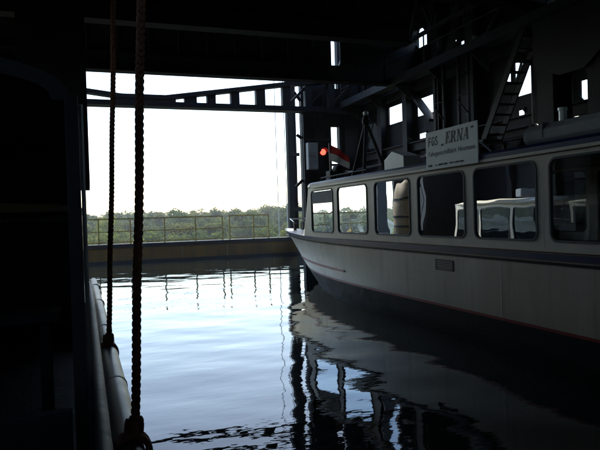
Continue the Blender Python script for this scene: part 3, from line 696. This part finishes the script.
# --- the nearer boat on the left, with canopy
ob = empty('passenger_boat', 'dark nearer boat at the left edge, its canopy post close to the ropes', 'boat', (-2, 8, 0))
def hull2(m):
    for s in (-1, 1):
        rows = []
        for z, ex in ((-.5,-.25),(0,-.12),(.4,-.03),(.9,.03),(1.0,.03)):
            row = []
            for y in [-8,-4,0,4,8,11,14,16,18,19.5,20.6,21.2]:
                t = max(0, (y-12)/9.2); b = (2.0+ex)*(1-t**2.4)
                row.append((-1.97+s*b, y + (z*.5*t), z+.25*t*t))
            rows.append(row)
        m.sheet(rows)
    m.sheet([[(-3.97,-8,z),(.03,-8,z)] for z in (-.5,1.0)])
part('hull', HULLG, ob, hull2, smooth=True)
def deck2(m):
    ys_ = [11,14,16,18,19.5,20.6,21.2]; rows = []
    for s in (-1, 1):
        rows.append([(-1.97+s*(2.02)*(1-max(0,(y-12)/9.2)**2.4), y+.5*max(0,(y-12)/9.2), .92+.25*max(0,(y-12)/9.2)**2) for y in ys_])
    m.sheet(rows)
part('deck', WOOD, ob, deck2, fix=False)
part('well_floor', TARP, ob, lambda m: m.box((-3.8,-7.9,.25),(-.1,11.0,.30)))
XO = -.14
CW = mat('ivory_cabin_paint', (.72,.66,.52), .4, 0, .05, 2, (.6,.54,.42))
for i in range(5):
    c = 11.2+i*1.55; d = c+1.55
    bay(ob, XO, -1, (c+.003, d-.003, .93, 2.5), (c+.09, d-.09, 1.28, 2.38), CW, GLASSD, .08)
    bay(ob, -3.8, 1, (c+.003, d-.003, .93, 2.5), (c+.09, d-.09, 1.28, 2.38), CW, GLASSD, .08)
part('front_wall', CW, ob, lambda m: m.prism([(-3.8,18.96,.93),(XO,18.96,.93),(XO,18.96,2.5),(-3.8,18.96,2.5)], (0,.05,0)))
part('rear_bulkhead', TARP, ob, lambda m: m.box((-3.75,11.1,.93),(XO-.02,11.19,3.3)))
def roof2(m):
    secs = []
    for y in (10.9,12,15,18,18.9,19.2):
        e = max(0,(y-18)/1.2); secs.append([(-1.97+x*(1-.12*e*e), y, 2.5+z) for x, z in ((-1.93,0),(-1.95,.05),(-1.5,.12),(0,.2),(1.5,.12),(1.95,.05),(1.93,0))])
    m.sheet(secs); m.add(secs[-1], [tuple(range(7))]); m.add(secs[0], [tuple(range(7))]); m.sheet([[s_[0],s_[-1]] for s_ in secs])
part('cabin_roof', CW, ob, roof2)
part('roof_lamp', WHITEP, ob, lambda m: m.box((-1.6,16.2,2.72),(-.9,16.5,2.98)), bevel=.03)
part('cabin_floor', WOOD, ob, lambda m: m.box((-3.7,11.2,.925),(-.2,18.9,.95)))
for i, y in enumerate((12.3,14.0,15.7,17.2)):
    part('bench', SEATM, ob, lambda m: (m.box((-1.6,y,1.3),(-.3,y+.4,1.4)), m.box((-1.6,y-.08,1.401),(-.3,y-.002,1.95)), m.box((-1.1,y+.1,.951),(-.8,y+.3,1.299))), bevel=.02)
# canopy hoop, tarpaulin and post
def arch(y, off=0, n=20):
    return [(-1.97+(1.9+off)*math.cos(math.pi*k/n), y, 3.25+(.42+off)*math.sin(math.pi*k/n)**.8 if 0 < k < n else 3.25) for k in range(n+1)]
part('canopy', TARP, ob, lambda m: m.sheet([arch(y, -.02*((i % 2))) for i, y in enumerate((5.0,6.2,7.4,8.6,9.8,11.0))]), smooth=True, fix=False)
part('canopy_end', TARP, ob, lambda m: m.add([(p[0], 10.95, p[2]) for p in arch(0)], [tuple(range(21))]), fix=False)
part('canopy_side', TARP, ob, lambda m: m.sheet([[(-.085,y,z) for y in (5.2,7,9,11)] for z in (1.02,3.26)]), fix=False)
part('canopy_side', TARP, ob, lambda m: m.sheet([[(-3.86,y,z) for y in (5.2,7,9,11)] for z in (1.02,3.26)]), fix=False)
part('hoop', DARKG, ob, lambda m: m.sheet([[(p[0], 4.97+dy, p[2]) for p in arch(0, o_)] for dy, o_ in ((.05,.0),(0,.0),(0,-.14),(.05,-.14))]), fix=False)
for x, nm in ((-.06,'canopy_post'),(-3.88,'canopy_post')):
    part(nm, DARKG, ob, lambda m: m.box((x-.06,4.95,.302),(x+.04,5.06,3.3)), bevel=.012)
part('post_pipe', ZINC, ob, lambda m: m.tube([(-.002,5.2,.302),(.0,5.2,3.26)], .018, 10))
part('coaming', DARKG, ob, lambda m: m.box((-3.7,4.6,.302),(-.13,4.7,.95)), bevel=.01)
part('bench', TARP, ob, lambda m: (m.box((-1.3,6.2,1.35),(-.25,6.7,1.45)), m.box((-1.2,6.3,.302),(-1.1,6.6,1.349)), m.box((-.45,6.3,.302),(-.35,6.6,1.349))), bevel=.02)
part('shelf', DARKG, ob, lambda m: m.box((-1.4,8.0,2.32),(-.15,8.4,2.38)), bevel=.01)
part('gunwale_rail', STEEL2, ob, lambda m: m.tube([(.06,-7,1.02),(.06,4,1.02),(.06,10,1.02),(.05,13,1.03)], .05, 10), smooth=True)

rh = empty('roof_hanger', 'dark box hanger coming down from the roof above the nearer boat', 'hanger', (-.5,12.6,3.0))
part('shaft', STEEL, rh, lambda m: m.box((-1.1,12.3,3.0),(.12,12.55,10.1)))
part('foot_plate', STEEL, rh, lambda m: m.box((-1.2,12.25,2.93),(.115,12.6,2.998)))
# ------------------------------------------------------------ fender pole and ropes
fp = empty('fender_pole', 'long pale fender pole lying along the nearer boat, slung from ropes', 'fender pole', (.30,12,.2))
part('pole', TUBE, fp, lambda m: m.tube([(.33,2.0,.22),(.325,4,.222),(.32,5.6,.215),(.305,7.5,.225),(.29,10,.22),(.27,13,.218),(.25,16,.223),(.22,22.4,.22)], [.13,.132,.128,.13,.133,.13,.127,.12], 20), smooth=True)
for y in (3.9, 7.9, 12, 16, 20):
    part('band', STEEL, fp, lambda m: m.lathe([(.125,-.03),(.139,-.025),(.139,.025),(.125,.03)], (.323-.0045*(y-4),y,.22), 20, 'y'))
def rope(p0, p1, rad, label, turns):
    t = empty('hanging_rope', label, 'rope', p0, 'ropes slinging the fender pole')
    p0, p1 = Vector(p0), Vector(p1); L = (p1-p0).length; n = int(turns*14)
    for s in range(3):
        pts = []
        for k in range(n+1):
            a = k/n; th = 2*math.pi*(turns*a + s/3)
            sway = .012*math.sin(a*5)+.004*math.sin(a*31)
            c = p0.lerp(p1, a); pts.append((c.x+rad*.52*math.cos(th)+sway, c.y+rad*.52*math.sin(th), c.z))
        part('strand', ROPE, t, lambda m: m.tube(pts, rad*.56, 8), smooth=True, fix=False)
    def loop(k):
        def fn(m):
            pts = []
            for i in range(25):
                th = 2*math.pi*i/24; pts.append((p0.x-.03+.155*math.cos(th), p0.y+.06*k+.012*math.sin(2*th), .22+.155*math.sin(th)))
            m.tube(pts, rad*.75, 8, False)
        return fn
    for k in (-1, 0, 1): part('lashing', ROPE, t, loop(k), smooth=True)
    def knot(m):
        pts = []
        for i in range(41):
            th = 2*math.pi*i/40; pts.append((p0.x+.03*(math.sin(th)+.9*math.sin(2*th)), p0.y+.03*(math.cos(th)-.9*math.cos(2*th)), p0.z+.07+.075*math.sin(3*th)))
        m.tube(pts, rad*1.0, 8, False)
    part('knot', ROPE, t, knot, smooth=True)
rope((.36,5.6,.36), (.74,5.6,9.0), .04, 'thick twisted brown rope hanging nearest, tied to the pole', 44)
rope((.29,9.97,.36), (.72,10.0,9.6), .041, 'thinner looking twisted rope hanging farther back, left of the thick one', 46)

# ------------------------------------------------------------ trees in the valley
def leafmat(name, col):
    m = mat(name, col, .75, 0, .45, .35, spec=.2)
    t = m.node_tree; b = t.nodes['Principled BSDF']; o = t.nodes['Material Output']
    tl = N(t, 'ShaderNodeBsdfTranslucent'); mx = N(t, 'ShaderNodeMixShader'); mx.inputs[0].default_value = .5
    t.links.new(b.inputs['Base Color'].links[0].from_socket, tl.inputs[0])
    t.links.new(b.outputs[0], mx.inputs[1]); t.links.new(tl.outputs[0], mx.inputs[2]); t.links.new(mx.outputs[0], o.inputs[0])
    return m
LEAF = [leafmat('leaf_mid_green', (.10,.13,.026)), leafmat('leaf_yellow_green', (.15,.17,.03)), leafmat('leaf_dark_green', (.075,.105,.025)), leafmat('leaf_olive_green', (.13,.135,.032))]
NAMES = ['mid-green', 'yellow-green', 'dark green', 'olive green']
BARK = mat('bark', (.09,.07,.05), .9, 0, .3, 4, bump=.4)
def tree_meshes(seed, mt, h, wdt, nleaf):
    rg = np.random.default_rng(seed)
    m = MB(); m.tube([(0,0,-1),(.1,0,h*.3),(0,.15,h*.65),(0,0,h*.9)], [.32,.25,.14,.04], 8)
    cl = []
    nC = 26
    for k in range(nC):
        a = rg.random()*6.28; zz = h*(.18+.74*rg.random()); env = max(.15, math.sin(math.pi*min(1, max(0, (zz/h-.1)/.92))))**.7
        rr = wdt*.5*env*math.sqrt(rg.random()); c = np.array([rr*math.cos(a), rr*math.sin(a), zz])
        cl.append((c, wdt*(.14+.10*rg.random())))
        if k < 9:
            b = np.array([0,0,max(h*.2, zz-rr*.9)]); m.tube([tuple(b), tuple((b+c)/2+[0,0,.2]), tuple(c)], [.1,.07,.025], 5)
    tm = m.mesh('trunk', BARK, True)
    V = []; F = []
    for i in range(nleaf):
        c, rad = cl[rg.integers(len(cl))]
        d = rg.normal(size=3); d /= np.linalg.norm(d); p = c + d*rad*(.55+.5*rg.random())*np.array([1,1,.8])
        nn = d + rg.normal(size=3)*.6; nn /= np.linalg.norm(nn); s = .22+.28*rg.random()
        a = np.cross(nn, [.3,.5,.8]); a /= np.linalg.norm(a); b = np.cross(nn, a); o = len(V)
        V += [tuple(p+a*s), tuple(p+b*s*.7), tuple(p-a*s), tuple(p-b*s*.7)]; F.append((o,o+1,o+2,o+3))
    q = MB(); q.v = V; q.f = F
    return tm, q.mesh('crown', mt)
variants = []
for k in range(8):
    variants.append((k % 4,) + tree_meshes(100+k, LEAF[k % 4], 13+1.5*(k % 3), 10+1.4*((k*7) % 3), 3600))
bays = [(-5,'left of the first visible railing post'),(.7,'behind the first railing bay'),(1.68,'behind the first railing bay'),(2.97,'behind the second railing bay'),(4.22,'behind the third railing bay'),(5.5,'behind the fourth railing bay'),(6.66,'behind the short railing, left bay'),(7.4,'behind the short railing, right bay'),(8.5,'between short railing and guide column'),(99,'right of the guide column')]
def where(ang):
    x = 24.5*math.tan(ang)
    for b, s in bays:
        if x < b: return s
    return bays[-1][1]
def plant(x, y, vi, sc, label, group):
    ci, tm, cm = variants[vi]
    t = empty('broadleaf_tree', label, 'tree', (x, y, gz(x, y)-.3), group); t.rotation_euler.z = random.random()*6.28; t.scale = (sc*random.uniform(.9,1.15), sc*random.uniform(.9,1.15), sc)
    for nm, me in (('trunk', tm), ('crown', cm)):
        o = bpy.data.objects.new(nm, me); COL.objects.link(o); o.parent = t
for ri, (D, n, a0, a1, rowname, s0) in enumerate(((175,15,-3,23,'nearest row',.88),(225,16,-2,23,'second row',.98),(285,18,-2,23,'third row',1.05),(350,20,-2,23,'fourth row',1.08),(415,22,-2,23,'farthest row',1.1))):
    for k in range(n):
        a = R(a0+(a1-a0)*(k+random.uniform(.15,.85))/n); d = D+random.uniform(-22,22)
        vi = random.randrange(8)
        if ri == 0 and random.random() < .25: vi = random.choice((1,5))
        plant(d*math.sin(a), d*math.cos(a), vi, s0*random.uniform(.86,1.12)*(1+.35*max(0,a-.08)), f'{NAMES[vi % 4]} tree in the valley, {rowname}, {where(a)}', 'trees in the valley beyond the gate')
for k in range(9):
    a = R(37+k*1.9); d = random.uniform(60,110)
    plant(d*math.sin(a), d*math.cos(a), (k*3) % 8, 1.25, f'{NAMES[(k*3) % 4]} tree outside the right frame, glimpsed through windows', 'trees beyond the side frame')
for k in range(16):
    a = R(-6-k*2.3); d = random.uniform(170,330)
    plant(d*math.sin(a), d*math.cos(a), k % 8, 1.05, f'{NAMES[k % 4]} tree left of the opening, seen only mirrored in boat windows', 'trees mirrored in the boat windows')
byl = {}
for o in COL.objects:
    if o.get('category') == 'tree': byl.setdefault(o['label'], []).append(o)
for lab, L in byl.items():
    if len(L) < 2: continue
    L.sort(key=lambda o: math.atan2(o.location.x, o.location.y))
    if 'mirrored' in lab or 'glimpsed' in lab:
        for o, sfx in zip(L, ('leftmost', 'second from left', 'third from left', 'fourth from left')): o['label'] = lab.replace(' left of the opening,', ' beyond the left side,') + ', ' + sfx
        continue
    for o, sfx in zip(L, (('left one', 'right one') if len(L) == 2 else ('left one', 'middle one', 'right one', 'far right one', 'last one'))): o['label'] = lab + ', ' + sfx
# far wood as one mass
def wood():
    rg = np.random.default_rng(3); V = []; F = []
    for i in range(80000):
        a = R(-48 + 100*rg.random()); d = 440+160*rg.random()
        x, y = d*math.sin(a), d*math.cos(a)
        hgt = 14 + 1.6*math.sin(a*70+d*.05)+1.3*math.sin(a*190+1)+1.5*math.sin(a*23)+3*a
        z = gz(x, y) + hgt*(.25+.75*rg.random())
        nn = rg.normal(size=3); nn[2] = abs(nn[2]); nn /= np.linalg.norm(nn); s = .5+.6*rg.random()
        u_ = np.cross(nn, [.3,.5,.8]); u_ /= np.linalg.norm(u_); v_ = np.cross(nn, u_); o = len(V); p = np.array([x,y,z])
        V += [tuple(p+u_*s), tuple(p+v_*s*.8), tuple(p-u_*s), tuple(p-v_*s*.8)]; F.append((o,o+1,o+2,o+3))
    q = MB(); q.v = V; q.f = F
    o = bpy.data.objects.new('distant_wood', q.mesh('distant_wood', LEAF[3])); COL.objects.link(o)
    tag(o, 'far green wood along the skyline beyond the valley trees', 'wood', kind='stuff')
wood()

# ------------------------------------------------------------ summer haze over the valley
HZ = bpy.data.materials.new('summer_haze'); HZ.use_nodes = True; t = HZ.node_tree; t.nodes.clear()
o_ = N(t, 'ShaderNodeOutputMaterial'); pv = N(t, 'ShaderNodeVolumePrincipled')
pv.inputs['Color'].default_value = (.93,.96,1,1); pv.inputs['Density'].default_value = .00028; pv.inputs['Anisotropy'].default_value = .3
t.links.new(pv.outputs[0], o_.inputs['Volume'])
hz = MB().box((-5200,-5200,-24),(5200,5200,16)).build('haze', HZ)
tag(hz, 'thin pale summer haze over the valley', 'haze', kind='stuff')
S.cycles.volume_bounces = 0
